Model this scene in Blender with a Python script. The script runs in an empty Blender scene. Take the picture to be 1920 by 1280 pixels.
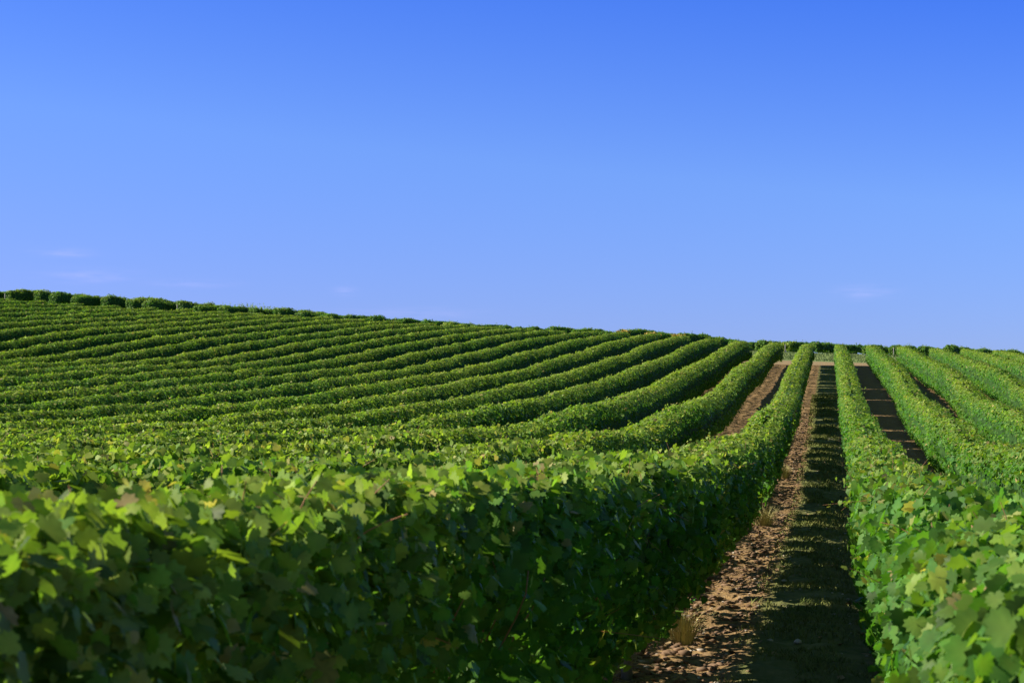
import bpy, math, random
import numpy as np
from mathutils import Vector

# ------------------------------------------------------------------ camera
S = bpy.context.scene
COL = S.collection
F_PX = 3700.0                      # focal length in pixels of the 1920 px wide photo
YAW, PITCH = math.radians(9.13), math.radians(3.17)
EYE = 1.43
cam_d = bpy.data.cameras.new('camera')
cam = bpy.data.objects.new('camera', cam_d); COL.objects.link(cam)
cam.location = (0, 0, EYE)
cam.rotation_euler = (math.radians(90) + PITCH, 0, YAW)
cam_d.sensor_width = 36; cam_d.lens = 36 * F_PX / 1920
cam_d.clip_start = 0.05; cam_d.clip_end = 20000
cam_d.dof.use_dof = True; cam_d.dof.focus_distance = 55; cam_d.dof.aperture_fstop = 14.0
S.camera = cam

# ------------------------------------------------------------------ sky, sun, exposure
SUN_EL, SUN_BACK = math.radians(34.5), math.radians(7)
to_sun = Vector((-math.cos(SUN_EL) * math.cos(SUN_BACK), -math.cos(SUN_EL) * math.sin(SUN_BACK), math.sin(SUN_EL)))
W = bpy.data.worlds.new('World'); S.world = W; W.use_nodes = True
nt = W.node_tree; nt.nodes.clear()
def N(tree, kind, **kw):
    n = tree.nodes.new(kind)
    for k, v in kw.items():
        if k.startswith('i_'): n.inputs[k[2:].replace('_', ' ')].default_value = v
        else: setattr(n, k, v)
    return n
def link(tree, a, b): tree.links.new(a, b)
def math_n(tree, op, a, b=None, c=None, clamp=False):
    n = tree.nodes.new('ShaderNodeMath'); n.operation = op; n.use_clamp = clamp
    for i, v in enumerate((a, b, c)):
        if v is None: continue
        if isinstance(v, (int, float)): n.inputs[i].default_value = v
        else: tree.links.new(v, n.inputs[i])
    return n.outputs[0]
def mix_rgb(tree, fac, a, b, mode='MIX'):
    n = tree.nodes.new('ShaderNodeMix'); n.data_type = 'RGBA'; n.blend_type = mode
    for s, v in ((n.inputs[0], fac), (n.inputs[6], a), (n.inputs[7], b)):
        if isinstance(v, (int, float)): s.default_value = v
        elif isinstance(v, tuple): s.default_value = (*v, 1) if len(v) == 3 else v
        else: tree.links.new(v, s)
    return n.outputs[2]

sky = N(nt, 'ShaderNodeTexSky', sky_type='NISHITA', sun_disc=False)
sky.sun_elevation = SUN_EL; sky.sun_rotation = math.radians(270) - SUN_BACK
sky.altitude = 0; sky.air_density = 1.0; sky.dust_density = 0.35; sky.ozone_density = 3.0
tc = N(nt, 'ShaderNodeTexCoord')
# faint cirrus wisps low over the hill: soft spots at given bearings, broken up by stretched noise
sep = N(nt, 'ShaderNodeSeparateXYZ'); link(nt, tc.outputs['Generated'], sep.inputs[0])
az = math_n(nt, 'ARCTAN2', sep.outputs[0], sep.outputs[1])
el = math_n(nt, 'ARCSINE', sep.outputs[2])
# deep polarised-looking blue: the air's colour where in view, deepening upwards and away from the sun
lift = math_n(nt, 'MULTIPLY_ADD', math_n(nt, 'ADD', az, YAW), 0.10, el)
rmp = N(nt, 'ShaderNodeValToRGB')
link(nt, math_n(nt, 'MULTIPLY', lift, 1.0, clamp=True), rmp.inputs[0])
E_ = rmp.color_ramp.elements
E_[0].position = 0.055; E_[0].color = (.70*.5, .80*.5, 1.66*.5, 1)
E_[1].position = 0.60; E_[1].color = (.56*.5, .62*.5, .62*.5, 1)  # overhead, out of view: sky dimmed and greyed to weaken fill light in shade
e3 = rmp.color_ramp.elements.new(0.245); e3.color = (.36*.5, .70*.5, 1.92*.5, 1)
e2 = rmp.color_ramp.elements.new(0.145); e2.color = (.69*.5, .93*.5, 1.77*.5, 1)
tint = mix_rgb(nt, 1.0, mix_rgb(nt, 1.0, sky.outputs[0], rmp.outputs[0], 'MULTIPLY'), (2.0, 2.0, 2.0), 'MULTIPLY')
cmb = N(nt, 'ShaderNodeCombineXYZ')
link(nt, math_n(nt, 'MULTIPLY', az, 55.0), cmb.inputs[0]); link(nt, math_n(nt, 'MULTIPLY', el, 420.0), cmb.inputs[1])
nz = N(nt, 'ShaderNodeTexNoise'); nz.inputs['Scale'].default_value = 1.0; nz.inputs['Detail'].default_value = 4
link(nt, cmb.outputs[0], nz.inputs['Vector'])
wisps = None
for px, py, rx, ry, amp in ((115, 483, 42, 7, .75), (165, 525, 75, 12, .55), (350, 536, 75, 7, .4), (645, 547, 20, 8, .5),
                            (1622, 553, 48, 13, .55), (770, 588, 110, 10, .4)):
    u, v = (px - 960) / F_PX, (640 - py) / F_PX
    a0 = math.atan(u) - YAW; e0 = math.atan(v) + PITCH
    dx = math_n(nt, 'DIVIDE', math_n(nt, 'SUBTRACT', az, a0), rx / F_PX)
    dy = math_n(nt, 'DIVIDE', math_n(nt, 'SUBTRACT', el, e0), ry / F_PX)
    r2 = math_n(nt, 'ADD', math_n(nt, 'MULTIPLY', dx, dx), math_n(nt, 'MULTIPLY', dy, dy))
    g = math_n(nt, 'MULTIPLY', math_n(nt, 'EXPONENT', math_n(nt, 'MULTIPLY', r2, -1.0)), amp)
    wisps = g if wisps is None else math_n(nt, 'MAXIMUM', wisps, g)
wf = math_n(nt, 'MULTIPLY', wisps, math_n(nt, 'MULTIPLY_ADD', nz.outputs[0], 2.6, -0.75, clamp=True), clamp=True)
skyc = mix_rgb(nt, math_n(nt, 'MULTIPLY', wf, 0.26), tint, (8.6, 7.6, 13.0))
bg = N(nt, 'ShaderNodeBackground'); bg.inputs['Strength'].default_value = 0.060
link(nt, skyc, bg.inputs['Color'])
out = N(nt, 'ShaderNodeOutputWorld'); link(nt, bg.outputs[0], out.inputs['Surface'])

sun_d = bpy.data.lights.new('sun', 'SUN'); sun_d.energy = 4.7; sun_d.angle = math.radians(0.5); sun_d.color = (1.0, 0.93, 0.80)
sun = bpy.data.objects.new('sun', sun_d); COL.objects.link(sun)
sun.rotation_euler = to_sun.to_track_quat('Z', 'Y').to_euler(); sun.location = (-20, 0, 30)
S.view_settings.view_transform = 'Standard'; S.view_settings.look = 'None'
S.view_settings.gamma = 1; S.view_settings.exposure = 0.75; S.view_settings.use_curve_mapping = False
S.render.engine = 'CYCLES'
S.cycles.max_bounces = 5; S.cycles.diffuse_bounces = 3; S.cycles.transmission_bounces = 3; S.cycles.glossy_bounces = 1
S.render.resolution_x, S.render.resolution_y = 1024, 682

# ------------------------------------------------------------------ terrain read off the photograph
HT = 1.34                                  # nominal hedge top above the ground
GAP = 2.0
def row_x(k):                              # k=1.. left rows, k=0,-1.. right rows
    return -1.29 - GAP * (k - 1)
ca, sa, cp, sp = math.cos(YAW), math.sin(YAW), math.cos(PITCH), math.sin(PITCH)
def ray(px, py):
    r, u = (px - 960) / F_PX, (640 - py) / F_PX
    fw = cp - u * sp; up = sp + u * cp     # pitched
    return np.array([r * ca - fw * sa, fw * ca + r * sa, up])
def hit_x(px, py, X):
    d = ray(px, py); t = X / d[0]
    return d[1] * t, EYE + d[2] * t
def hit_y(px, py, Y):
    d = ray(px, py); t = Y / d[1]
    return d[0] * t, EYE + d[2] * t
traces = {
 1: [(1515,645),(1498,680),(1480,720),(1440,770),(1390,815),(1300,842),(1150,862),(949,880),(782,890),(400,905),(0,928)],
 2: [(1458,646),(1280,757),(1100,817),(1060,824),(800,850),(660,858),(400,864),(0,872)],
 3: [(1398,645),(1280,694),(1100,762),(1060,770),(800,811),(660,823),(400,834),(0,848)],
 4: [(1280,653),(1100,721),(1060,731),(800,785),(660,801),(400,817),(260,828),(0,834)],
 5: [(1280,628),(1100,688),(1060,700),(800,755),(660,777),(400,799),(260,812),(0,821)],
 6: [(1100,658),(1060,668),(800,728),(660,754),(400,784),(260,795),(0,808)],
 7: [(1100,634),(1060,640),(800,703),(660,726),(400,760),(260,775),(0,793)],
 8: [(1060,625),(800,681),(660,704),(400,738),(260,757),(0,778)],
 9: [(1050,620),(800,655),(660,686),(400,718),(260,734),(0,758)],
 10:[(990,616),(800,635),(660,665),(400,699),(260,716),(0,738)],
 11:[(935,612),(800,621),(660,644),(400,686),(260,700),(0,724)],
 12:[(875,609),(800,611),(660,629),(400,672),(260,686),(0,708)],
 13:[(820,606),(660,615),(400,652),(260,676),(0,694)],
 14:[(660,605),(400,632),(260,657),(0,684)],
 15:[(660,598),(400,618),(260,636),(0,674)],
 16:[(400,607),(260,621),(0,662)],
 17:[(400,596),(260,609),(0,640)],
 18:[(400,589),(260,600),(0,620)],
 19:[(400,583),(260,591),(0,604)],
 20:[(260,584),(0,595)], 21:[(260,578),(0,585)], 22:[(217,573),(0,577.5)], 23:[(150,568),(0,570)], 24:[(75,564),(0,563.5)],
}
pts = []
for k, tr in traces.items():
    for px, py in tr:
        y, z = hit_x(px, py, row_x(k)); pts.append((row_x(k), y, z - HT))
for px, py in ((1604,688),(1619,748),(1636,780),(1658,823)):
    y, z = hit_x(px, py, 1.03); pts.append((1.03, y, z - HT))
for px, py in ((1688,680),(1723,726),(1754,751),(1785,770)):
    y, z = hit_x(px, py, 3.03); pts.append((3.03, y, z - HT))
for px, py in ((1640,647),(1700,650),(1760,652),(1820,654),(1880,656),(1940,658)):
    x, z = hit_y(px, py, 130); pts.append((x, 130, z - HT))
for px, py in ((0,544),(100,547),(200,557),(300,563),(400,570),(500,578),(600,587),(700,595),(800,601),(900,607),(1000,613),
               (1100,617),(1200,622),(1300,631),(1400,638),(1540,642),(1700,647),(1900,655)):
    x, z = hit_y(px, py, 150)
    h = 1.25 - 0.4 * min(1, max(0, (px - 400) / 900))
    pts.append((x, 150, z - h)); pts.append((x, 166, z - h + 0.25))
for X in (2, 6, 10, 16, 24): pts += [(X, 0, 0), (X, 8, 0), (X, 20, 0.03)]
for X in (-2, -8, -16): pts += [(X, 0, 0)]
pts = np.array(pts)
def tps_fit(P, lam):
    xy = P[:, :2] / 20; n = len(P)
    r2 = ((xy[:, None] - xy[None]) ** 2).sum(-1) + 1e-9
    A = np.zeros((n + 3, n + 3)); A[:n, :n] = 0.5 * r2 * np.log(r2) + lam * np.eye(n)
    A[:n, n] = 1; A[:n, n + 1:] = xy; A[n:, :n] = A[:n, n:].T
    w = np.linalg.solve(A, np.append(P[:, 2], [0, 0, 0]))
    return xy, w
CXY, CW = tps_fit(pts, 0.02)
GX = np.arange(-72, 25.1, 1.0); GY = np.arange(-6, 167.1, 1.0)
gx, gy = np.meshgrid(GX, GY, indexing='ij')
q = np.stack([gx.ravel(), gy.ravel()], 1) / 20
r2 = ((q[:, None] - CXY[None]) ** 2).sum(-1) + 1e-9
GZ = ((0.5 * r2 * np.log(r2)) @ CW[:-3] + CW[-3] + q @ CW[-2:]).reshape(gx.shape)
flat = np.clip((gy - 2) / 10, 0, 1); flat = flat * flat * (3 - 2 * flat)
GZ = GZ * flat
def ground(x, y):
    x = np.asarray(x, float); y = np.asarray(y, float)
    fx = np.clip(x - GX[0], 0, len(GX) - 1.001); fy = np.clip(y - GY[0], 0, len(GY) - 1.001)
    i = fx.astype(int); j = fy.astype(int); u = fx - i; v = fy - j
    z = (GZ[i, j] * (1 - u) * (1 - v) + GZ[i + 1, j] * u * (1 - v) + GZ[i, j + 1] * (1 - u) * v + GZ[i + 1, j + 1] * u * v)
    far = np.clip(y - 166, 0, None)
    return z - np.minimum(far * far * 0.0016, far * 0.06 + 0.0)

def row_end(x):                            # far end of the first block of rows
    return 130 - 16 * np.clip((-x - 15) / 32, 0, 1)

# ------------------------------------------------------------------ small value-noise helpers
def vnoise(p, seed):
    p = np.asarray(p, float)
    i = np.floor(p).astype(np.int64); f = p - i; f = f * f * (3 - 2 * f)
    def h(n):
        n = (n * 1103515245 + seed * 12345 + 40503) & 0x7fffffff
        n = (n ^ (n >> 13)) * 1274126177 & 0x7fffffff
        n = n ^ (n >> 16)
        return (n & 0xffff) / 65535.0
    return h(i) * (1 - f) + h(i + 1) * f
def vnoise2(x, y, seed):
    x = np.asarray(x, float); y = np.asarray(y, float)
    i = np.floor(x).astype(np.int64); j = np.floor(y).astype(np.int64)
    f = x - i; g = y - j; f = f * f * (3 - 2 * f); g = g * g * (3 - 2 * g)
    def h(a, b):
        n = (a * 374761393 + b * 668265263 + seed * 974711) & 0x7fffffff
        n = (n ^ (n >> 13)) * 1274126177 & 0x7fffffff
        n = n ^ (n >> 16)
        return (n & 0xffff) / 65535.0
    return (h(i, j) * (1 - f) + h(i + 1, j) * f) * (1 - g) + (h(i, j + 1) * (1 - f) + h(i + 1, j + 1) * f) * g

# ------------------------------------------------------------------ mesh + tagging helpers
def mesh_from(name, verts, faces_list, mats, mat_idx=None, tint=None, smooth=False):
    """faces_list: list of (n, k) int arrays"""
    me = bpy.data.meshes.new(name)
    verts = np.asarray(verts, np.float32)
    me.vertices.add(len(verts)); me.vertices.foreach_set('co', verts.ravel())
    loops = np.concatenate([f.ravel() for f in faces_list]).astype(np.int32)
    tot = np.concatenate([np.full(len(f), f.shape[1], np.int32) for f in faces_list])
    start = np.concatenate([[0], np.cumsum(tot)[:-1]]).astype(np.int32)
    me.loops.add(len(loops)); me.loops.foreach_set('vertex_index', loops)
    me.polygons.add(len(tot)); me.polygons.foreach_set('loop_start', start); me.polygons.foreach_set('loop_total', tot)
    for m in mats: me.materials.append(m)
    if mat_idx is not None: me.polygons.foreach_set('material_index', mat_idx.astype(np.int32))
    if smooth: me.polygons.foreach_set('use_smooth', np.ones(len(tot), bool))
    me.update(calc_edges=True)
    if tint is not None:
        a = me.color_attributes.new('tint', 'FLOAT_COLOR', 'POINT')
        a.data.foreach_set('color', np.asarray(tint, np.float32).ravel())
    return me
def obj(name, me, parent=None, label=None, cat=None, group=None, kind=None):
    o = bpy.data.objects.new(name, me); COL.objects.link(o)
    if parent: o.parent = parent
    for k, v in (('label', label), ('category', cat), ('group', group), ('kind', kind)):
        if v: o[k] = v
    return o

# ------------------------------------------------------------------ materials
def new_mat(name):
    m = bpy.data.materials.new(name); m.use_nodes = True; m.node_tree.nodes.clear(); return m, m.node_tree
def leaf_material(name, young, mature, blue, trans=0.38, spec=0.14):
    m, t = new_mat(name)
    at = N(t, 'ShaderNodeAttribute', attribute_name='tint')
    s = N(t, 'ShaderNodeSeparateColor'); link(t, at.outputs['Color'], s.inputs[0])
    c = mix_rgb(t, s.outputs[0], mature, young)
    c = mix_rgb(t, at.outputs['Alpha'], c, blue)
    c = mix_rgb(t, s.outputs[2], c, (0.56, 0.39, 0.17))
    bright = math_n(t, 'MULTIPLY_ADD', s.outputs[1], 0.9, 0.55)
    gn = N(t, 'ShaderNodeCombineColor')
    for i in range(3): link(t, bright, gn.inputs[i])
    c = mix_rgb(t, 1.0, c, gn.outputs[0], 'MULTIPLY')
    # vein and blotch variation inside a blade
    tcx = N(t, 'ShaderNodeTexCoord'); nn = N(t, 'ShaderNodeTexNoise'); nn.inputs['Scale'].default_value = 38; nn.inputs['Detail'].default_value = 2
    link(t, tcx.outputs['Object'], nn.inputs['Vector'])
    c = mix_rgb(t, math_n(t, 'MULTIPLY', nn.outputs[0], 0.45), c, (0.02, 0.07, 0.008))
    p = N(t, 'ShaderNodeBsdfPrincipled'); link(t, c, p.inputs['Base Color'])
    p.inputs['Roughness'].default_value = 0.50; p.inputs['Specular IOR Level'].default_value = spec
    tr = N(t, 'ShaderNodeBsdfTranslucent')
    tcol = mix_rgb(t, 1.0, c, (1.5, 1.75, 0.5), 'MULTIPLY')
    link(t, tcol, tr.inputs['Color'])
    mx = N(t, 'ShaderNodeMixShader'); mx.inputs[0].default_value = trans
    link(t, p.outputs[0], mx.inputs[1]); link(t, tr.outputs[0], mx.inputs[2])
    o = N(t, 'ShaderNodeOutputMaterial'); link(t, mx.outputs[0], o.inputs['Surface'])
    return m
M_leaf = leaf_material('vine_leaf', (0.38, 0.43, 0.070), (0.098, 0.240, 0.034), (0.056, 0.180, 0.040))
M_leaf_autumn = leaf_material('yellowing_vine_leaf', (0.62, 0.42, 0.06), (0.48, 0.30, 0.07), (0.35, 0.33, 0.05))
M_leaf_lime = leaf_material('lime_vine_leaf', (0.42, 0.45, 0.05), (0.27, 0.36, 0.04), (0.2, 0.33, 0.05))
def plain(name, a, b, scale, rough=0.9, detail=6, stretch=None, bump=0.0):
    m, t = new_mat(name)
    tcx = N(t, 'ShaderNodeTexCoord'); src = tcx.outputs['Object']
    if stretch:
        mp = N(t, 'ShaderNodeMapping'); mp.inputs['Scale'].default_value = stretch; link(t, src, mp.inputs[0]); src = mp.outputs[0]
    nn = N(t, 'ShaderNodeTexNoise'); nn.inputs['Scale'].default_value = scale; nn.inputs['Detail'].default_value = detail
    link(t, src, nn.inputs['Vector'])
    f = math_n(t, 'MULTIPLY_ADD', nn.outputs[0], 2.2, -0.6, clamp=True)
    c = mix_rgb(t, f, a, b)
    p = N(t, 'ShaderNodeBsdfPrincipled'); link(t, c, p.inputs['Base Color']); p.inputs['Roughness'].default_value = rough
    p.inputs['Specular IOR Level'].default_value = 0.2
    if bump:
        bn = N(t, 'ShaderNodeBump'); bn.inputs['Strength'].default_value = bump; bn.inputs['Distance'].default_value = 0.01
        link(t, nn.outputs[0], bn.inputs['Height']); link(t, bn.outputs[0], p.inputs['Normal'])
    o = N(t, 'ShaderNodeOutputMaterial'); link(t, p.outputs[0], o.inputs['Surface'])
    return m
M_core = plain('light_blocking_hedge_core', (0.020, 0.055, 0.010), (0.045, 0.11, 0.018), 14)  # dark solid hull added inside the hedges to stop light leaking through
M_bark = plain('vine_bark', (0.10, 0.065, 0.04), (0.22, 0.16, 0.11), 25, stretch=(1, 1, 0.15), bump=0.8)
M_cane = plain('red_cane', (0.34, 0.13, 0.06), (0.42, 0.24, 0.11), 12, rough=0.55)
M_post = plain('weathered_post', (0.20, 0.18, 0.15), (0.38, 0.35, 0.30), 30, stretch=(1, 1, 0.1), bump=0.5)
M_wire = plain('steel_wire', (0.30, 0.30, 0.30), (0.4, 0.4, 0.4), 30, rough=0.4)
M_stone = plain('chalk_stone', (0.36, 0.28, 0.20), (0.60, 0.54, 0.45), 9)
M_clod = plain('soil_clod', (0.15, 0.09, 0.05), (0.31, 0.20, 0.125), 9)
M_grass = plain('lane_grass_blade', (0.10, 0.15, 0.03), (0.30, 0.29, 0.09), 3)
M_dry = plain('dry_grass_blade', (0.55, 0.45, 0.20), (0.38, 0.38, 0.14), 5)

# ground: soil, with mown grass bands in every second lane and on the headland
def ground_material():
    m, t = new_mat('vineyard_ground')
    tcx = N(t, 'ShaderNodeTexCoord'); P = tcx.outputs['Object']
    s = N(t, 'ShaderNodeSeparateXYZ'); link(t, P, s.inputs[0])
    def noise(scale, detail=5, vec=None, rough=0.6):
        n = N(t, 'ShaderNodeTexNoise'); n.inputs['Scale'].default_value = scale; n.inputs['Detail'].default_value = detail
        n.inputs['Roughness'].default_value = rough
        link(t, vec or P, n.inputs['Vector']); return n.outputs[0]
    soil = mix_rgb(t, math_n(t, 'MULTIPLY_ADD', noise(2.2), 2.4, -0.7, clamp=True), (0.27, 0.158, 0.062), (0.44, 0.292, 0.132))
    soil = mix_rgb(t, math_n(t, 'MULTIPLY_ADD', noise(26, 3), 3.0, -1.25, clamp=True), soil, (0.12, 0.075, 0.045))
    soil = mix_rgb(t, math_n(t, 'MULTIPLY_ADD', noise(17, 4), 6.0, -3.7, clamp=True), soil, (0.60, 0.52, 0.42))
    grass = mix_rgb(t, math_n(t, 'MULTIPLY_ADD', noise(6, 6), 2.6, -0.8, clamp=True), (0.085, 0.115, 0.030), (0.24, 0.225, 0.085))
    wob = math_n(t, 'MULTIPLY_ADD', noise(1.3, 4), 0.30, -0.15)
    # position across the lane, period 4 m (two lanes), measured from the row left of the central lane
    u = math_n(t, 'ADD', math_n(t, 'SUBTRACT', s.outputs[0], -1.29 - 40 * 4), wob)
    u = math_n(t, 'MODULO', u, 4.0)
    band = math_n(t, 'MULTIPLY', math_n(t, 'MULTIPLY_ADD', u, 9.0, -0.66 * 9, clamp=True),
                  math_n(t, 'MULTIPLY_ADD', u, -9.0, 1.66 * 9, clamp=True))
    yy = math_n(t, 'ADD', s.outputs[1], math_n(t, 'MULTIPLY', wob, 5.0))
    inblock = math_n(t, 'MULTIPLY_ADD', yy, -0.8, 130.0 * 0.8, clamp=True)
    head = math_n(t, 'MULTIPLY_ADD', yy, 0.9, -135.0 * 0.9, clamp=True)
    g = math_n(t, 'MAXIMUM', math_n(t, 'MULTIPLY', band, inblock), head)
    hg = mix_rgb(t, head, grass, mix_rgb(t, noise(3), (0.10, 0.17, 0.045), (0.21, 0.27, 0.09)))
    soil = mix_rgb(t, math_n(t, 'MULTIPLY_ADD', yy, 1.2, -130.5 * 1.2, clamp=True), soil, mix_rgb(t, noise(4), (0.23, 0.17, 0.075), (0.36, 0.26, 0.13)))
    c = mix_rgb(t, g, soil, hg)
    p = N(t, 'ShaderNodeBsdfPrincipled'); link(t, c, p.inputs['Base Color']); p.inputs['Roughness'].default_value = 0.95
    p.inputs['Specular IOR Level'].default_value = 0.15
    bn = N(t, 'ShaderNodeBump'); bn.inputs['Strength'].default_value = 0.9; bn.inputs['Distance'].default_value = 0.03
    link(t, noise(14, 6), bn.inputs['Height']); link(t, bn.outputs[0], p.inputs['Normal'])
    o = N(t, 'ShaderNodeOutputMaterial'); link(t, p.outputs[0], o.inputs['Surface'])
    return m
M_ground = ground_material()

# ------------------------------------------------------------------ ground sheet
def soil_bump(x, y):
    """clods, ripples across the lane and a slightly raised grass crown"""
    r = (vnoise2(x * 1.3, y * 3.0, 5) - .5) * .07 + (vnoise2(x * 4, y * 8, 6) - .5) * .05 + (vnoise2(x * 13, y * 15, 7) - .5) * .028
    fade = np.clip((75 - y) / 25, 0, 1) * np.clip((y - 1) / 4, 0, 1)
    near = np.clip(1 - np.clip(np.abs(x + 0.8) - 3.2, 0, None) / 1.0, 0, 1)
    u = np.mod(x + 1.29 + 160, 4.0)
    crown = 0.035 * np.exp(-((u - 1.0) / 0.42) ** 4)
    return (r * near + crown * near) * fade
xs = np.unique(np.round(np.concatenate([
    [-3000, -1500, -800, -400, -220, -140, -100, -85], np.arange(-75, -4, 1.0), np.arange(-4, -1.8, .2), np.arange(-1.8, 1.0, .05),
    np.arange(1.0, 3.6, .2), np.arange(4, 27, 1.0), [30, 40, 60, 100, 200, 400, 800, 1500, 3000]]), 3))
ys = np.unique(np.round(np.concatenate([
    [-3000, -1000, -300, -100, -40, -20, -10, -5], np.arange(-3, 8, .5), np.arange(8, 30, .07), np.arange(30, 80, .14), np.arange(80, 170, 1.0),
    [172, 176, 182, 190, 200, 220, 250, 300, 400, 600, 1000, 2000, 4000, 6000]]), 3))
X, Y = np.meshgrid(xs, ys, indexing='ij')
Z = ground(X, Y) + soil_bump(X, Y)
idx = np.arange(X.size).reshape(X.shape)
quads = np.stack([idx[:-1, :-1].ravel(), idx[1:, :-1].ravel(), idx[1:, 1:].ravel(), idx[:-1, 1:].ravel()], 1)
obj('ground', mesh_from('ground', np.stack([X.ravel(), Y.ravel(), Z.ravel()], 1), [quads], [M_ground], smooth=True), kind='structure')

# ------------------------------------------------------------------ leaves
half = [(.10, -.16), (.30, -.20), (.34, -.06), (.52, .02), (.44, .16), (.55, .34), (.38, .40), (.40, .58), (.22, .56), (.17, .74), (.07, .74)]
near_pts = [(0, .22), (0, -.02)] + half + [(0, .92)] + [(-a, b) for a, b in half[::-1]]
def tmpl_fan(P, fold=.22, droop=.25):
    P = np.array(P, float); z = -np.abs(P[:, 0]) * fold - np.clip(P[:, 1], 0, None) ** 2 * droop + np.abs(P[:, 0]) ** 2 * .25
    V = np.column_stack([P, z]); V[:, 1] -= .35
    n = len(P); Fc = np.array([(0, i, i + 1) for i in range(1, n - 1)] + [(0, n - 1, 1)])
    return V, Fc
T_near = tmpl_fan(near_pts)
T_mid = tmpl_fan([(0, .2), (0, 0), (.34, -.16), (.5, .2), (.3, .55), (0, .92), (-.3, .55), (-.5, .2), (-.34, -.16)])
T_low = (np.array([(0, -.45, .02), (.48, -.05, -.1), (.3, .3, -.12), (0, .52, -.1), (-.3, .3, -.12), (-.48, -.05, -.1)]), np.array([(0, 1, 2, 3), (0, 3, 4, 5)]))
T_far = (np.array([(0, -.45, 0), (.45, .05, -.12), (0, .5, -.06), (-.45, .05, -.12)]), np.array([(0, 1, 2, 3)]))

def place_leaves(pos, nrm, size, tint, tmpl, rng, spin=None):
    V, Fc = tmpl; n = len(pos)
    nrm = nrm / np.linalg.norm(nrm, axis=1, keepdims=True)
    # blade points mostly downwards, as vine leaves hang
    down = np.tile([0, 0, -1.0], (n, 1)) + rng.normal(0, .55, (n, 3))
    yv = down - (down * nrm).sum(1, keepdims=True) * nrm
    yv /= np.linalg.norm(yv, axis=1, keepdims=True) + 1e-9
    xv = np.cross(yv, nrm)
    curl = rng.uniform(.3, 1.9, n) * rng.choice([1, 1, 1, -0.6], n)
    asp = rng.uniform(.85, 1.15, n)
    W3 = (pos[:, None] + size[:, None, None] * (V[None, :, 0:1] * asp[:, None, None] * xv[:, None] + V[None, :, 1:2] * yv[:, None]
          + V[None, :, 2:3] * curl[:, None, None] * nrm[:, None]))
    k = len(V)
    faces = (Fc[None] + (np.arange(n) * k)[:, None, None]).reshape(-1, Fc.shape[1])
    Tv = np.repeat(tint, k, axis=0)
    if k > 8: Tv[:, 1] += rng.normal(0, .10, len(Tv)); Tv[::k, 0] += .18      # uneven blade, paler where the veins meet
    return W3.reshape(-1, 3), faces, Tv

class Foliage:
    def __init__(s): s.V = []; s.F = []; s.T = []; s.M = []; s.n = 0
    def add(s, V, F, T, m=0):
        s.V.append(V); s.F.append(F + s.n); s.T.append(T); s.M.append(np.full(len(F), m)); s.n += len(V)
    def mesh(s, name, mats):
        order = sorted(range(len(s.F)), key=lambda i: s.F[i].shape[1])
        return mesh_from(name, np.concatenate(s.V), [s.F[i] for i in order], mats, np.concatenate([s.M[i] for i in order]), np.concatenate(s.T))

def hedge_shape(y, seed):
    slim = .065 if 456 < seed < 900 else 0.0     # rows up the slope are trimmed narrower
    """half width, top and bottom of the canopy along the row"""
    hw = .34 - slim + .05 * (vnoise(y * .9, seed) - .5) + .07 * (vnoise(y * 2.3, seed + 1) - .5)
    am = np.clip(y / 14, .45, 1)
    top = HT - .02 + am * (.075 * (vnoise(y * .8, seed + 2) - .5) + .075 * (vnoise(y * 2.6, seed + 3) - .5))
    cx = .07 * (vnoise(y * .35, seed + 4) - .5)
    top = top + .015 * np.clip((10 - y) / 5, 0, 1)
    if seed == 400:
        top = top - .14 * np.clip((34 - y) / 9, 0, 1); cx = cx - .13 * np.clip((28 - y) / 12, 0, 1)
    return hw, top, cx

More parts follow.
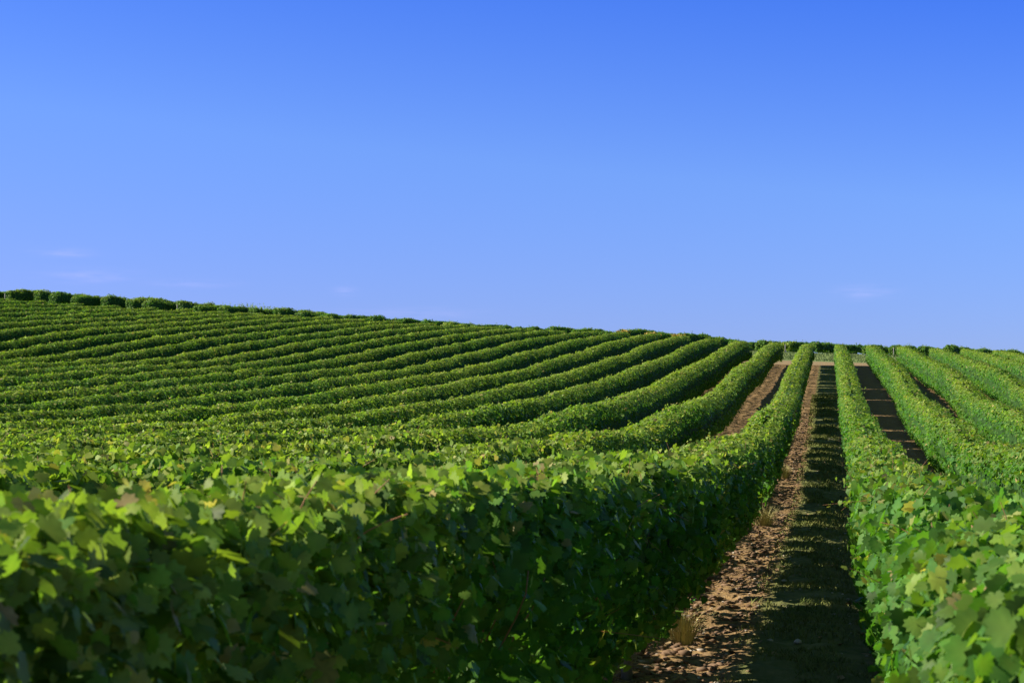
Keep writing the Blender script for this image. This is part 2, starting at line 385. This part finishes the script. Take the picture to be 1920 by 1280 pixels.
def hedge_zone(fol, x0, y0, y1, dens, size, tmpl, seed, rng, sparse, hscale=1.0, gaps=None, yellow=0.0):
    n = int((y1 - y0) * dens)
    if n <= 0: return
    y = rng.uniform(y0, y1, n)
    hw, top, cx = hedge_shape(y, seed); top = top * hscale
    bot = (.24 if sparse > .05 else .12) + .16 * vnoise(y * 1.7, seed + 5)
    th = rng.uniform(0, 2 * np.pi, n)
    e = 2 / 4.6
    cs, sn = np.cos(th), np.sin(th)
    ux = np.sign(cs) * np.abs(cs) ** e; uz = np.sign(sn) * np.abs(sn) ** e
    # drop most of the underside
    keep = ~((uz < -.93) & (rng.random(n) < .6))
    rr = 1 - np.abs(rng.normal(0, .16 if y0 > 12 else .27, n)) + .05 + (.10 * (vnoise2(y * 4.5, th * 2.2, seed + 41) - .5) if y0 <= 12 else 0)
    rr = np.where((rng.random(n) < .05) & ((uz < .5) | (y > 9)), rng.uniform(1.02, 1.2, n), rr)
    cz = (top + bot) / 2; hh = (top - bot) / 2
    x = x0 + cx + ux * rr * hw; z = cz + uz * np.where(rr > 1, 1 + (rr - 1) * .45, 1 - (1 - rr) * .55) * hh
    f = (z - .24) / (HT - .24)
    if sparse > 0:                           # lower wood zone lets the light through
        thin = np.clip((.30 - f) / .14, 0, 1)
        keep &= rng.random(n) > thin * sparse * np.clip(vnoise(y * 1.1, seed + 21) * 2.2, .35, 1)
    if gaps is not None:
        for gy, gw, gz in gaps:
            keep &= ~((np.abs(y - gy - (z - .7) * .08) < gw) & (z < gz))
    patch = vnoise2(y * 1.1, z * 2.0 + x0, seed + 9)
    keep &= rng.random(n) < ((.72 + .5 * patch) if y0 > 12 else (.30 + 1.1 * vnoise2(y * 5, z * 6 + x0, seed + 9)))
    y, x, z, ux, uz, rr, f, patch = (a[keep] for a in (y, x, z, ux, uz, rr, f, patch)); n = len(y)
    nr = np.column_stack([ux, np.zeros(n), uz * .8]) * .9 + np.array([0, -.12, .55 if y0 > 26 else .34]) + rng.normal(0, .46 if y0 > 26 else (.62 if y0 > 12 else .85), (n, 3))
    sz = size * (rng.uniform(.5, 1.4, n) if y0 < 12 else rng.uniform(.55, 1.25, n)) * np.where(rr > 1.0, .8, 1.0)
    topness = np.clip((f - .62) / .38, 0, 1)
    young = np.clip(.16 + .48 * topness ** 1.5 + rng.normal(0, .18, n) + (vnoise(y * .6, seed + 7) - .5) * .30 + (rng.random(n) < .05) * .5 + yellow, 0, 1)
    bright = np.clip(rng.normal(.5, .27, n) + (rng.random(n) < .04) * .7 + .12 * (vnoise(y * 1.3, seed + 31) - .5), -.1, 1.35)  # a few leaves coloured paler in place of whitish glints on the blades
    vig = vnoise2(np.full(n, x0 / 5.0), y / 8, 55) - .5
    young = np.clip(young + .30 * vig, 0, 1); 
    brown = np.where(rng.random(n) < .012 + .05 * topness, rng.uniform(.3, .9, n), 0)
    blue = np.clip(rng.normal(.25, .3, n) * (1 - .6 * topness), 0, 1)
    T = np.column_stack([young, bright, brown, blue])
    pos = np.column_stack([x, y, z + ground(x * 0 + x0, y)])
    fol.add(*place_leaves(pos, nr, sz, T, tmpl, rng))

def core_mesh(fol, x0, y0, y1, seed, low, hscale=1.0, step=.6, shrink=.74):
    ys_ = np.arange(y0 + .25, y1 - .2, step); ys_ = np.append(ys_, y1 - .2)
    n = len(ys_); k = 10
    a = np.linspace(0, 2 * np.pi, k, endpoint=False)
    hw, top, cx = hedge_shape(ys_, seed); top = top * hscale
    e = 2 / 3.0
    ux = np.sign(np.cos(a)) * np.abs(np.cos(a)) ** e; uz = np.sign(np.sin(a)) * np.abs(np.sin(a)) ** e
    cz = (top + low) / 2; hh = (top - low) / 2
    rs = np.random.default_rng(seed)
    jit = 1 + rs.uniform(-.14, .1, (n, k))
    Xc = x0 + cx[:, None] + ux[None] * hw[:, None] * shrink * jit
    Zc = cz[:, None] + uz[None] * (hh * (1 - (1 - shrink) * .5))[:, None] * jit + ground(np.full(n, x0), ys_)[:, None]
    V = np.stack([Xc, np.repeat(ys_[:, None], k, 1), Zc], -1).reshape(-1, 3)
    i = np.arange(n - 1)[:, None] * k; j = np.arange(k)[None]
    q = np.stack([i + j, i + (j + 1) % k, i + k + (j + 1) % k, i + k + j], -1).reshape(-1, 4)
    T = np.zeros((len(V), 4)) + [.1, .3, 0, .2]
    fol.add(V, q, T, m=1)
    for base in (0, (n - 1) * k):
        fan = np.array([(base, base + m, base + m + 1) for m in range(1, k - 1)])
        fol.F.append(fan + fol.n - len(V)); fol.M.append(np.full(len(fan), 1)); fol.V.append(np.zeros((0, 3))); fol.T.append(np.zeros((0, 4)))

def end_cap(fol, x0, yc, seed, rng, size, tmpl, side, n=90, hscale=1.0, mat=0, depth=.35):
    """leaves closing the end of a row"""
    y = yc + side * (-np.abs(rng.normal(0, depth * .6, n)) + .05)
    hw, top, cx = hedge_shape(y, seed); top = top * hscale
    x = x0 + cx + rng.uniform(-1, 1, n) * hw; z = rng.uniform(.25, 1, n) * top
    T = np.column_stack([np.clip(rng.normal(.28, .15, n), 0, 1), np.clip(rng.normal(.5, .2, n), 0, 1), np.zeros(n), np.clip(rng.normal(.2, .2, n), 0, 1)])
    nr = np.column_stack([np.zeros(n), np.full(n, float(side)), np.full(n, .6)]) + rng.normal(0, .5, (n, 3))
    fol.add(*place_leaves(np.column_stack([x, y, z + ground(x * 0 + x0, y)]), nr, size * rng.uniform(.6, 1.2, n), T, tmpl, rng), m=mat)

def tube(P, R, k=5):
    P = np.asarray(P, float); n = len(P); R = np.broadcast_to(R, n)
    d = np.gradient(P, axis=0); d /= np.linalg.norm(d, axis=1, keepdims=True) + 1e-9
    ref = np.where(np.abs(d[:, 2:3]) > .8, [[1., 0, 0]], [[0, 0, 1.]])
    a = np.cross(d, ref); a /= np.linalg.norm(a, axis=1, keepdims=True); b = np.cross(d, a)
    t = np.linspace(0, 2 * np.pi, k, endpoint=False)
    V = P[:, None] + R[:, None, None] * (np.cos(t)[None, :, None] * a[:, None] + np.sin(t)[None, :, None] * b[:, None])
    i = np.arange(n - 1)[:, None] * k; j = np.arange(k)[None]
    q = np.stack([i + j, i + (j + 1) % k, i + k + (j + 1) % k, i + k + j], -1).reshape(-1, 4)
    V = V.reshape(-1, 3)
    cap0 = np.arange(k)[::-1][None]; cap1 = (np.arange(k) + (n - 1) * k)[None]
    return V, q, cap0, cap1
def tubes_mesh(name, list_, mat, k=5, smooth=True):
    Vs, Fs, Cs, n = [], [], [], 0
    for P, R in list_:
        V, q, c0, c1 = tube(P, R, k); Vs.append(V); Fs.append(q + n); Cs += [c0 + n, c1 + n]; n += len(V)
    return mesh_from(name, np.concatenate(Vs), Fs + Cs, [mat], smooth=smooth)

def shoots(fol, stems, x0, y0, y1, per_m, seed, rng, leaf, tmpl, hscale=1.0, tall=.22, mat=0, face=0.0):
    """young shoots breaking out of the top (and faces) of the hedge with small fresh leaves"""
    m = int((y1 - y0) * per_m)
    for _ in range(m):
        y = rng.uniform(y0, y1); hw, top, cx = (float(v) for v in hedge_shape(np.array([y]), seed))
        g = float(ground(x0, y)); top *= hscale
        if rng.random() < face:
            sd = rng.choice([-1, 1]); bx = x0 + cx + sd * hw * .8; bz = rng.uniform(.5, top * .95)
            L = rng.uniform(.12, .35); dv = np.array([sd * rng.uniform(.3, .8), rng.normal(0, .35), rng.uniform(-.9, .6)])
        else:
            bx = x0 + cx + rng.uniform(-1, 1) * hw * .8; bz = top * .9
            L = rng.uniform(.12, .12 + tall * 1.3); dv = np.array([rng.normal(0, .35), rng.normal(0, .35), 1.0])
        dv /= np.linalg.norm(dv); t = np.linspace(0, 1, 5)
        sag = rng.normal(0, .25, 3); sag[2] = -abs(sag[2]) * .5
        P = np.array([bx, y, bz + g]) + t[:, None] * dv * L + (t ** 2)[:, None] * sag * L
        if stems:
            V_, q_, _, _ = tube(P, np.linspace(.0022, .0011, 5), 4)
            fol.add(V_, q_, np.zeros((len(V_), 4)), m=2)
        q = 3 + int(L * 22); tt = rng.uniform(.15, 1, q)
        base = np.column_stack([np.interp(tt, t, P[:, i]) for i in range(3)]) + rng.normal(0, leaf * .28, (q, 3))
        sz = leaf * (1.05 - .6 * tt) * rng.uniform(.7, 1.1, q)
        T = np.column_stack([np.clip(.30 + .4 * tt + rng.normal(0, .12, q), 0, 1), np.clip(rng.normal(.6, .15, q), 0, 1),
                             np.where(rng.random(q) < .06, .6, 0), np.zeros(q)])
        nr = np.column_stack([rng.normal(0, .6, q), rng.normal(0, .6, q), rng.uniform(.1, 1, q)]) + .01
        fol.add(*place_leaves(base, nr, sz, T, tmpl, rng), m=mat)

# level of detail only follows distance: fewer, slightly larger leaves far off
ZONES = [(0, 5.5, 5600, .050, T_near), (5.5, 12, 3500, .064, T_near), (12, 26, 2100, .075, T_mid), (26, 48, 1300, .086, T_low),
         (48, 85, 820, .100, T_far), (85, 200, 540, .118, T_far)]

def start_y(x):
    """a little before the row enters the picture"""
    if x < 0: return max(1.2, min(100, -x * 1.95 - 1.0))
    return max(3.0, x * 3.9 * 0.86)
ordinal = ['', 'first', 'second', 'third', 'fourth', 'fifth', 'sixth', 'seventh', 'eighth', 'ninth', 'tenth', 'eleventh', 'twelfth', 'thirteenth',
 'fourteenth', 'fifteenth', 'sixteenth', 'seventeenth', 'eighteenth', 'nineteenth', 'twentieth', 'twenty-first', 'twenty-second', 'twenty-third',
 'twenty-fourth', 'twenty-fifth', 'twenty-sixth']
def make_row(k):
    x0 = row_x(k); y1 = float(row_end(x0)); y0 = start_y(x0)
    left = k >= 1
    seed = 400 + k * 17; rng = np.random.default_rng(seed)
    fol = Foliage()
    sparse = (.85 if k == 1 else .65) if k in (1, 2) else 0.0
    gaps = None
    if k == 1:
        gr = np.random.default_rng(77); yg = 19.0; gaps = []
        while yg < 118:
            gaps.append((yg, gr.uniform(.03, .07) * (1 + yg / 60), gr.uniform(.8, 1.15))); yg += gr.uniform(2.2, 4.5) * (1 + yg / 90)
        gaps += [(17.4, .13, .95), (24.4, .12, .9), (26.5, .05, .8), (29.4, .09, 1.0), (31.8, .05, .9), (34.2, .16, 1.0), (41.5, .12, .9), (50.2, .16, 1.0),
                (55.5, .2, 1.1), (61, .18, .9), (66, .14, .9), (74, .22, 1.0), (83, .15, 1.0), (95, .2, 1.0), (108, .2, 1.0)]
    elif k == 0:
        gaps = [(57, .09, 1.1), (62, .05, 1.1), (66, .12, 1.1), (72, .05, 1.0), (47, .08, 1.1), (92, .1, 1.0), (80, .1, 1.)]
    for a, b, dens, size, tm in ZONES:
        ya, yb = max(a, y0), min(b, y1)
        if yb <= ya: continue
        d = dens * 1.0
        if not left and a < 26: d *= .66; size *= 1.22
        hedge_zone(fol, x0, ya, yb, d, size, tm, seed, rng, sparse, gaps=gaps, yellow=(-.10 if b <= 12 else 0.0) if left else -.13)
        if a < 26:   # near rows: inner leaves fill the volume instead of a core
            n = int((yb - ya) * dens * (.35 if a > 6 else .16))
            y = rng.uniform(ya, yb, n); hw, top, cx = hedge_shape(y, seed)
            zz = rng.uniform(.45, .95, n) * top; xx = x0 + cx + rng.uniform(-.8, .8, n) * hw
            keep = np.ones(n, bool)
            if gaps:
                for gy, gw, gz in gaps: keep &= ~((np.abs(y - gy - (zz - .7) * .08) < gw) & (zz < gz))
            y, zz, xx = y[keep], zz[keep], xx[keep]; n = len(y)
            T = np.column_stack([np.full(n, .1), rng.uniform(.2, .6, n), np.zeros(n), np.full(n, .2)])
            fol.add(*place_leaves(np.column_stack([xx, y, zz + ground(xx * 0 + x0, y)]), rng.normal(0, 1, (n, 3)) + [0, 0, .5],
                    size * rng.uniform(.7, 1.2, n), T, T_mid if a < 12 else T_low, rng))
    cy = 10
    if y1 > cy:
        segs = [max(cy, y0)]
        if gaps:
            for gy, gw, gz in sorted(gaps):
                if gy - gw > segs[-1] + .05: segs += [gy - gw, gy + gw]
        segs.append(y1)
        for a, b in zip(segs[::2], segs[1::2]):
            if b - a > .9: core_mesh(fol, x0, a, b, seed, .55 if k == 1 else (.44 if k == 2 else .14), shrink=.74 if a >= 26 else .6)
    end_cap(fol, x0, y1, seed, rng, .17, T_far, 1, 70)
    nearend = y0 < 12
    shoots(fol, True, x0, max(y0, 2.0 if k else 6), min(14, y1), 9, seed, rng, .055, T_near, face=.15, tall=.08) if y0 < 14 else None
    shoots(fol, True, x0, max(14, y0), min(30, y1), 5, seed, rng, .07, T_mid, face=.05, tall=.13) if y0 < 30 else None
    shoots(fol, False, x0, max(30, y0), y1, 1.3, seed, rng, .11, T_far, tall=.10)
    root = bpy.data.objects.new('vine_row', None); COL.objects.link(root)
    ym = y0; root.location = (x0, ym, float(ground(x0, ym)))
    if k == 1: lab = 'big shadowed foreground vine row forming the left side of the rutted central lane'
    elif k == 0: lab = 'bright sunlit vine row forming the right side of the rutted central lane'
    elif left: lab = f'{ordinal[k]} vine row counting leftwards up the hill from the central lane'
    else: lab = f'{ordinal[1 - k]} sunlit vine row counting rightwards from the central lane'
    root['label'] = lab; root['category'] = 'vine row'; root['group'] = 'long curving vine rows in front of the headland'
    off = np.array(root.location)
    fol.V = [v - off for v in fol.V]
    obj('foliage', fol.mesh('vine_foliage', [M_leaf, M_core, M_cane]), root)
    # fruiting wood: trunks, posts, wires, canes where the photo can show them
    if k in (0, 1, 2):
        hi = {1: 62, 0: 40, 2: 34}[k]
        yy = y0 + .6
        while yy < hi:
            g = float(ground(x0, yy)); t = np.linspace(0, 1, 7)
            w = np.cumsum(rng.normal(0, .018, (7, 2)), 0)
            P = np.column_stack([x0 + w[:, 0], yy + w[:, 1], g - .03 + t * .62])
            obj('trunk', tubes_mesh('vine_trunk', [(P - off, .026 - .010 * t + rng.uniform(-.003, .003, 7))], M_bark, 7), root)
            yy += rng.uniform(1.0, 1.25)
        posts = {1: [12.15, 19.6, 27, 34.5, 42, 49.5, 57], 0: [9.5, 17, 24.5, 32], 2: [11, 18.5, 26]}[k]
        for yp in posts:
            g = float(ground(x0, yp)); t = np.linspace(0, 1, 4)
            P = np.column_stack([x0 + .05 + 0 * t, yp + .02 * t, g - .05 + t * (1.30 if k else 1.12)])
            obj('post', tubes_mesh('trellis_post', [(P - off, np.array([.036, .035, .034, .031]))], M_post, 8, smooth=False), root)
        for h in (.55, .95):
            t = np.arange(y0, hi, 1.0)
            P = np.column_stack([np.full(len(t), x0), t, ground(np.full(len(t), x0), t) + h])
            obj('wire', tubes_mesh('trellis_wire', [(P - off, .0018)], M_wire, 4), root)
    if k in (0, 1):                          # stout canes one can tell apart on the two nearest rows
        for _ in range(20):
            y = rng.uniform(max(y0, 4.2), 15); g = float(ground(x0, y)); t = np.linspace(0, 1, 7); sd = 1 if k == 1 else -1
            P = np.column_stack([x0 + sd * (.10 + .22 * t) + np.cumsum(rng.normal(0, .012, 7)), y + rng.normal(0, .10) * t + np.cumsum(rng.normal(0, .010, 7)),
                                 g + .6 + t * rng.uniform(.35, .66)])
            obj('cane', tubes_mesh('vine_cane', [(P - off, min(.0034, .0006 * y) - .0012 * t)], M_cane, 5), root)
    return root
for k in range(26, 0, -1): make_row(k)
for k in range(0, -9, -1): make_row(k)

# ------------------------------------------------------------------ the second block of vines beyond the headland
def far_row(i, x0):
    seed = 900 + i * 13; rng = np.random.default_rng(seed)
    px = 960 + F_PX * ((x0 * ca + 150 * sa) / (150 * ca - x0 * sa))
    y0 = 150 + rng.uniform(-1.2, 1.2); y1 = 164
    SL = math.radians(-15)
    hs = (1.38 - 0.50 * min(1, max(0, (px - 400) / 900))) / HT * rng.uniform(.86, 1.08)
    fol = Foliage(); mats = [M_leaf, M_core]
    spots = {1170: M_leaf_autumn, 1218: M_leaf_autumn, 1288: M_leaf_autumn, 826: M_leaf_lime, 1475: M_leaf_lime}
    special = None
    for sx, mm in spots.items():
        if abs(px - sx) < 24.5: special = mm; spx = sx
    if special is M_leaf_autumn: y0 = 145.5; hs *= 1.12
    hedge_zone(fol, x0, y0, y1, 330, .14, T_far, seed, rng, .15, hscale=hs)
    core_mesh(fol, x0, y0, y1, seed, .3, hscale=hs)
    end_cap(fol, x0, y1, seed, rng, .17, T_far, 1, 40, hscale=hs)
    if special:
        mats.append(special)
        end_cap(fol, x0, y0, seed, rng, .16, T_far, -1, 420, hscale=hs * 1.05, mat=2, depth=1.0)
        lab = {1170: 'orange-yellow end vine, leftmost of three orange ones on the hill crest', 1218: 'orange-yellow end vine, middle of three orange ones on the hill crest',
               1288: 'orange-yellow end vine, rightmost of three orange ones on the hill crest', 826: 'lime-yellow row end on the skyline, the only lime one halfway along the crest',
               1475: 'pale yellow-green row end beyond the headland just left of the central lane'}[spx]
        lab = lab.replace('end vine', 'vine row end')
    else:
        end_cap(fol, x0, y0, seed, rng, .17, T_far, -1, 150, hscale=hs, depth=.45)
    shaggy = 395 < px < 475
    shoots(fol, False, x0, y0, y1, 6 if shaggy else 3.0, seed, rng, .13, T_far, hscale=hs, tall=.45 if shaggy else .14)
    root = bpy.data.objects.new('vine_row', None); COL.objects.link(root)
    root.location = (x0, y0, float(ground(x0, y0)))
    root['category'] = 'vine row'; root['group'] = 'short vine rows beyond the headland along the skyline'
    if special: pass
    elif shaggy: lab = 'shaggy skyline vine row with tall stray shoots left of the middle of the crest'
    elif px > 1420: lab = 'dark green vine row end beyond the headland, seen between the near rows'
    elif px > 900: lab = 'low dark green vine row end just breaking the skyline right of centre'
    elif px > 475: lab = 'low clipped vine row end standing against the sky midway along the crest'
    else: lab = 'bushy block-like vine row end against the sky on the left crest'
    root['label'] = lab
    off = np.array(root.location); cs_, sn_ = math.cos(SL), math.sin(SL)
    for n_, v in enumerate(fol.V):
        if not len(v): continue
        h = v[:, 2] - ground(np.full(len(v), x0), v[:, 1])
        lx, ly = v[:, 0] - x0, v[:, 1] - y0
        h = h * (1 - .22 * np.exp(-np.abs(ly) / .35)) * (1 + .22 * (vnoise(ly * 1.1 + 50, seed + 77) - .5))
        vx, vy = x0 + lx * cs_ - ly * sn_, y0 + lx * sn_ + ly * cs_
        fol.V[n_] = np.column_stack([vx, vy, h + ground(vx, vy)]) - off
    obj('foliage', fol.mesh('vine_foliage', mats), root)
    if i % 7 == 2 or special:
        P = np.column_stack([np.full(4, 0.0), np.full(4, -.45), np.linspace(-.03, .95 * hs, 4)])
        obj('post', tubes_mesh('trellis_post', [(P, .035)], M_post, 7, smooth=False), root)
i = 0; x = -69.2
while x < 21:
    far_row(i, x); x += 2.0; i += 1

# ------------------------------------------------------------------ lane litter: stones, clods, grass
rng = np.random.default_rng(4)
def rocks(name, n, y0, y1, xa, xb, smin, smax, mat, power=1.6, flat=.55):
    ico = np.array([(0, 0, 1), (.89, 0, .45), (.28, .85, .45), (-.72, .53, .45), (-.72, -.53, .45), (.28, -.85, .45),
                    (.72, .53, -.45), (-.28, .85, -.45), (-.89, 0, -.45), (-.28, -.85, -.45), (.72, -.53, -.45), (0, 0, -1)])
    fc = np.array([(0,1,2),(0,2,3),(0,3,4),(0,4,5),(0,5,1),(1,6,2),(2,7,3),(3,8,4),(4,9,5),(5,10,1),(2,6,7),(3,7,8),(4,8,9),(5,9,10),(1,10,6),
                   (11,7,6),(11,8,7),(11,9,8),(11,10,9),(11,6,10)])
    y = y0 + (y1 - y0) * rng.random(n) ** power; x = rng.uniform(xa, xb, n)
    s = smin + (smax - smin) * rng.random(n) ** 3
    sc = np.column_stack([rng.uniform(.7, 1.4, n), rng.uniform(.7, 1.3, n), rng.uniform(.4, .8, n) * flat * 1.5])
    V = ico[None] * (1 + rng.uniform(-.25, .25, (n, 12, 1))) * sc[:, None] * s[:, None, None]
    a = rng.uniform(0, 6.28, n); c_, s_ = np.cos(a)[:, None], np.sin(a)[:, None]
    V = np.stack([V[..., 0] * c_ - V[..., 1] * s_, V[..., 0] * s_ + V[..., 1] * c_, V[..., 2]], -1)
    z = ground(x, y) + soil_bump(x, y) + s * .12
    V += np.column_stack([x, y, z])[:, None]
    F_ = (fc[None] + (np.arange(n) * 12)[:, None, None]).reshape(-1, 3)
    return mesh_from(name, V.reshape(-1, 3), [F_], [mat])
obj('soil_clods', rocks('soil_clods', 12000, 8, 70, -1.75, -.62, .008, .045, M_clod), kind='stuff',
    label='crumbly red-brown soil clods along the sunlit left side of the lane', cat='soil')
obj('chalk_stones', rocks('chalk_stones', 3200, 8, 80, -1.75, 2.6, .007, .030, M_stone), kind='stuff',
    label='small pale stones scattered over the soil of the central lane', cat='stones')

# dead leaves blown under the rows
n = 2600
y = 8 + 70 * rng.random(n) ** 1.5; x = np.where(rng.random(n) < .7, -1.29, .5) + rng.normal(0, .33, n)
fl = Foliage()
fl.add(*place_leaves(np.column_stack([x, y, ground(x, y) + soil_bump(x, y) + .012]), np.column_stack([rng.normal(0, .35, n), rng.normal(0, .35, n), np.ones(n)]),
       rng.uniform(.03, .07, n), np.zeros((n, 4)), T_low, rng))
M_litter = plain('dead_leaf', (0.22, 0.13, 0.06), (0.50, 0.36, 0.19), 5)
obj('leaf_litter', fl.mesh('leaf_litter', [M_litter]), kind='stuff', label='dry fallen vine leaves littering the soil along both sides of the lane', cat='leaf litter')

def blades(x, y, h, w, lean, rng, bump=True):
    n = len(x); a = rng.uniform(0, 6.28, n); L = rng.normal(0, lean, (n, 2)) * h[:, None]
    z = ground(x, y) + (soil_bump(x, y) if bump else 0) - .005
    b = np.column_stack([x, y, z]); wd = np.column_stack([np.cos(a), np.sin(a), np.zeros(n)]) * w[:, None]
    mid = b + np.column_stack([L * .35, h * .55]); tip = b + np.column_stack([L, h])
    V = np.stack([b - wd, b + wd, mid + wd * .7, mid - wd * .7, tip], 1).reshape(-1, 3)
    i = np.arange(n)[:, None] * 5
    return V, np.hstack([i, i + 1, i + 2, i + 3]), np.hstack([i + 3, i + 2, i + 4])
n = 52000
y = 9 + 75 * rng.random(n) ** 1.5; x = -1.29 + rng.normal(1.12, .26, n); x = np.clip(x, -.68, .35)
keep = vnoise2(x * 3, y * 1.2, 31) > .33; x, y = x[keep], y[keep]; n = len(x)
V, q4, t3 = blades(x, y, rng.uniform(.015, .045, n) * (1 + y / 60), rng.uniform(.002, .004, n) * (1 + y / 25), .6, rng)
obj('lane_grass', mesh_from('lane_grass', V, [q4, t3], [M_grass]), kind='stuff', label='short patchy grass down the middle of the central lane', cat='grass')
n = 24000
y = rng.uniform(136.5, 149.6, n); x = rng.uniform(-12, 14, n)
V, q4, t3 = blades(x, y, rng.uniform(.05, .16, n), rng.uniform(.012, .03, n), .5, rng, False)
M_hgrass = plain('headland_grass_blade', (0.13, 0.20, 0.05), (0.26, 0.30, 0.11), 2)
obj('headland_grass', mesh_from('headland_grass', V, [q4, t3], [M_hgrass]), kind='stuff', label='pale green grass strip on the headland at the end of the lane', cat='grass')

def tuft(px, py, h, r, nb, label, mat=None):
    # find the ground point along the pixel's ray
    d = ray(px, py); t = 3.0
    while EYE + d[2] * t > float(ground(d[0] * t, d[1] * t)) and t < 140: t += .02
    cx_, cy_ = d[0] * t, d[1] * t
    a = rng.uniform(0, 6.28, nb); rr = r * rng.random(nb) ** .7 * .45
    x = cx_ + np.cos(a) * rr; y = cy_ + np.sin(a) * rr
    z0 = float(ground(cx_, cy_) + soil_bump(cx_, cy_))
    hh = h * rng.uniform(.3, 1.15, nb); L = np.column_stack([np.cos(a), np.sin(a)]) * (rr / r)[:, None] * hh[:, None] * 2.0 + rng.normal(0, .22, (nb, 2)) * hh[:, None]
    b = np.column_stack([x - cx_, y - cy_, ground(x, y) + soil_bump(x, y) - z0 - .01]); wd = np.column_stack([-np.sin(a), np.cos(a), 0 * a]) * .0030
    mid = b + np.column_stack([L * .35, hh * .6]); tip = b + np.column_stack([L, hh * .95])
    V = np.stack([b - wd, b + wd, mid + wd * .8, mid - wd * .8, tip], 1).reshape(-1, 3)
    i = np.arange(nb)[:, None] * 5
    o = obj('grass_tuft', mesh_from('grass_tuft', V, [np.hstack([i, i + 1, i + 2, i + 3]), np.hstack([i + 3, i + 2, i + 4])], [mat or M_dry]),
            label=label, cat='grass tuft', group='dry grass tufts beside the left vine row')
    o.location = (cx_, cy_, z0)
tuft(1276, 1212, .30, .22, 420, 'pale dry grass tuft nearest the bottom edge, on the soil left of the lane')
tuft(1432, 988, .36, .26, 420, 'larger yellowish grass tuft beside the left row, halfway down the lane')
tuft(1470, 894, .34, .24, 300, 'farthest small dry grass tuft at the foot of the left row')
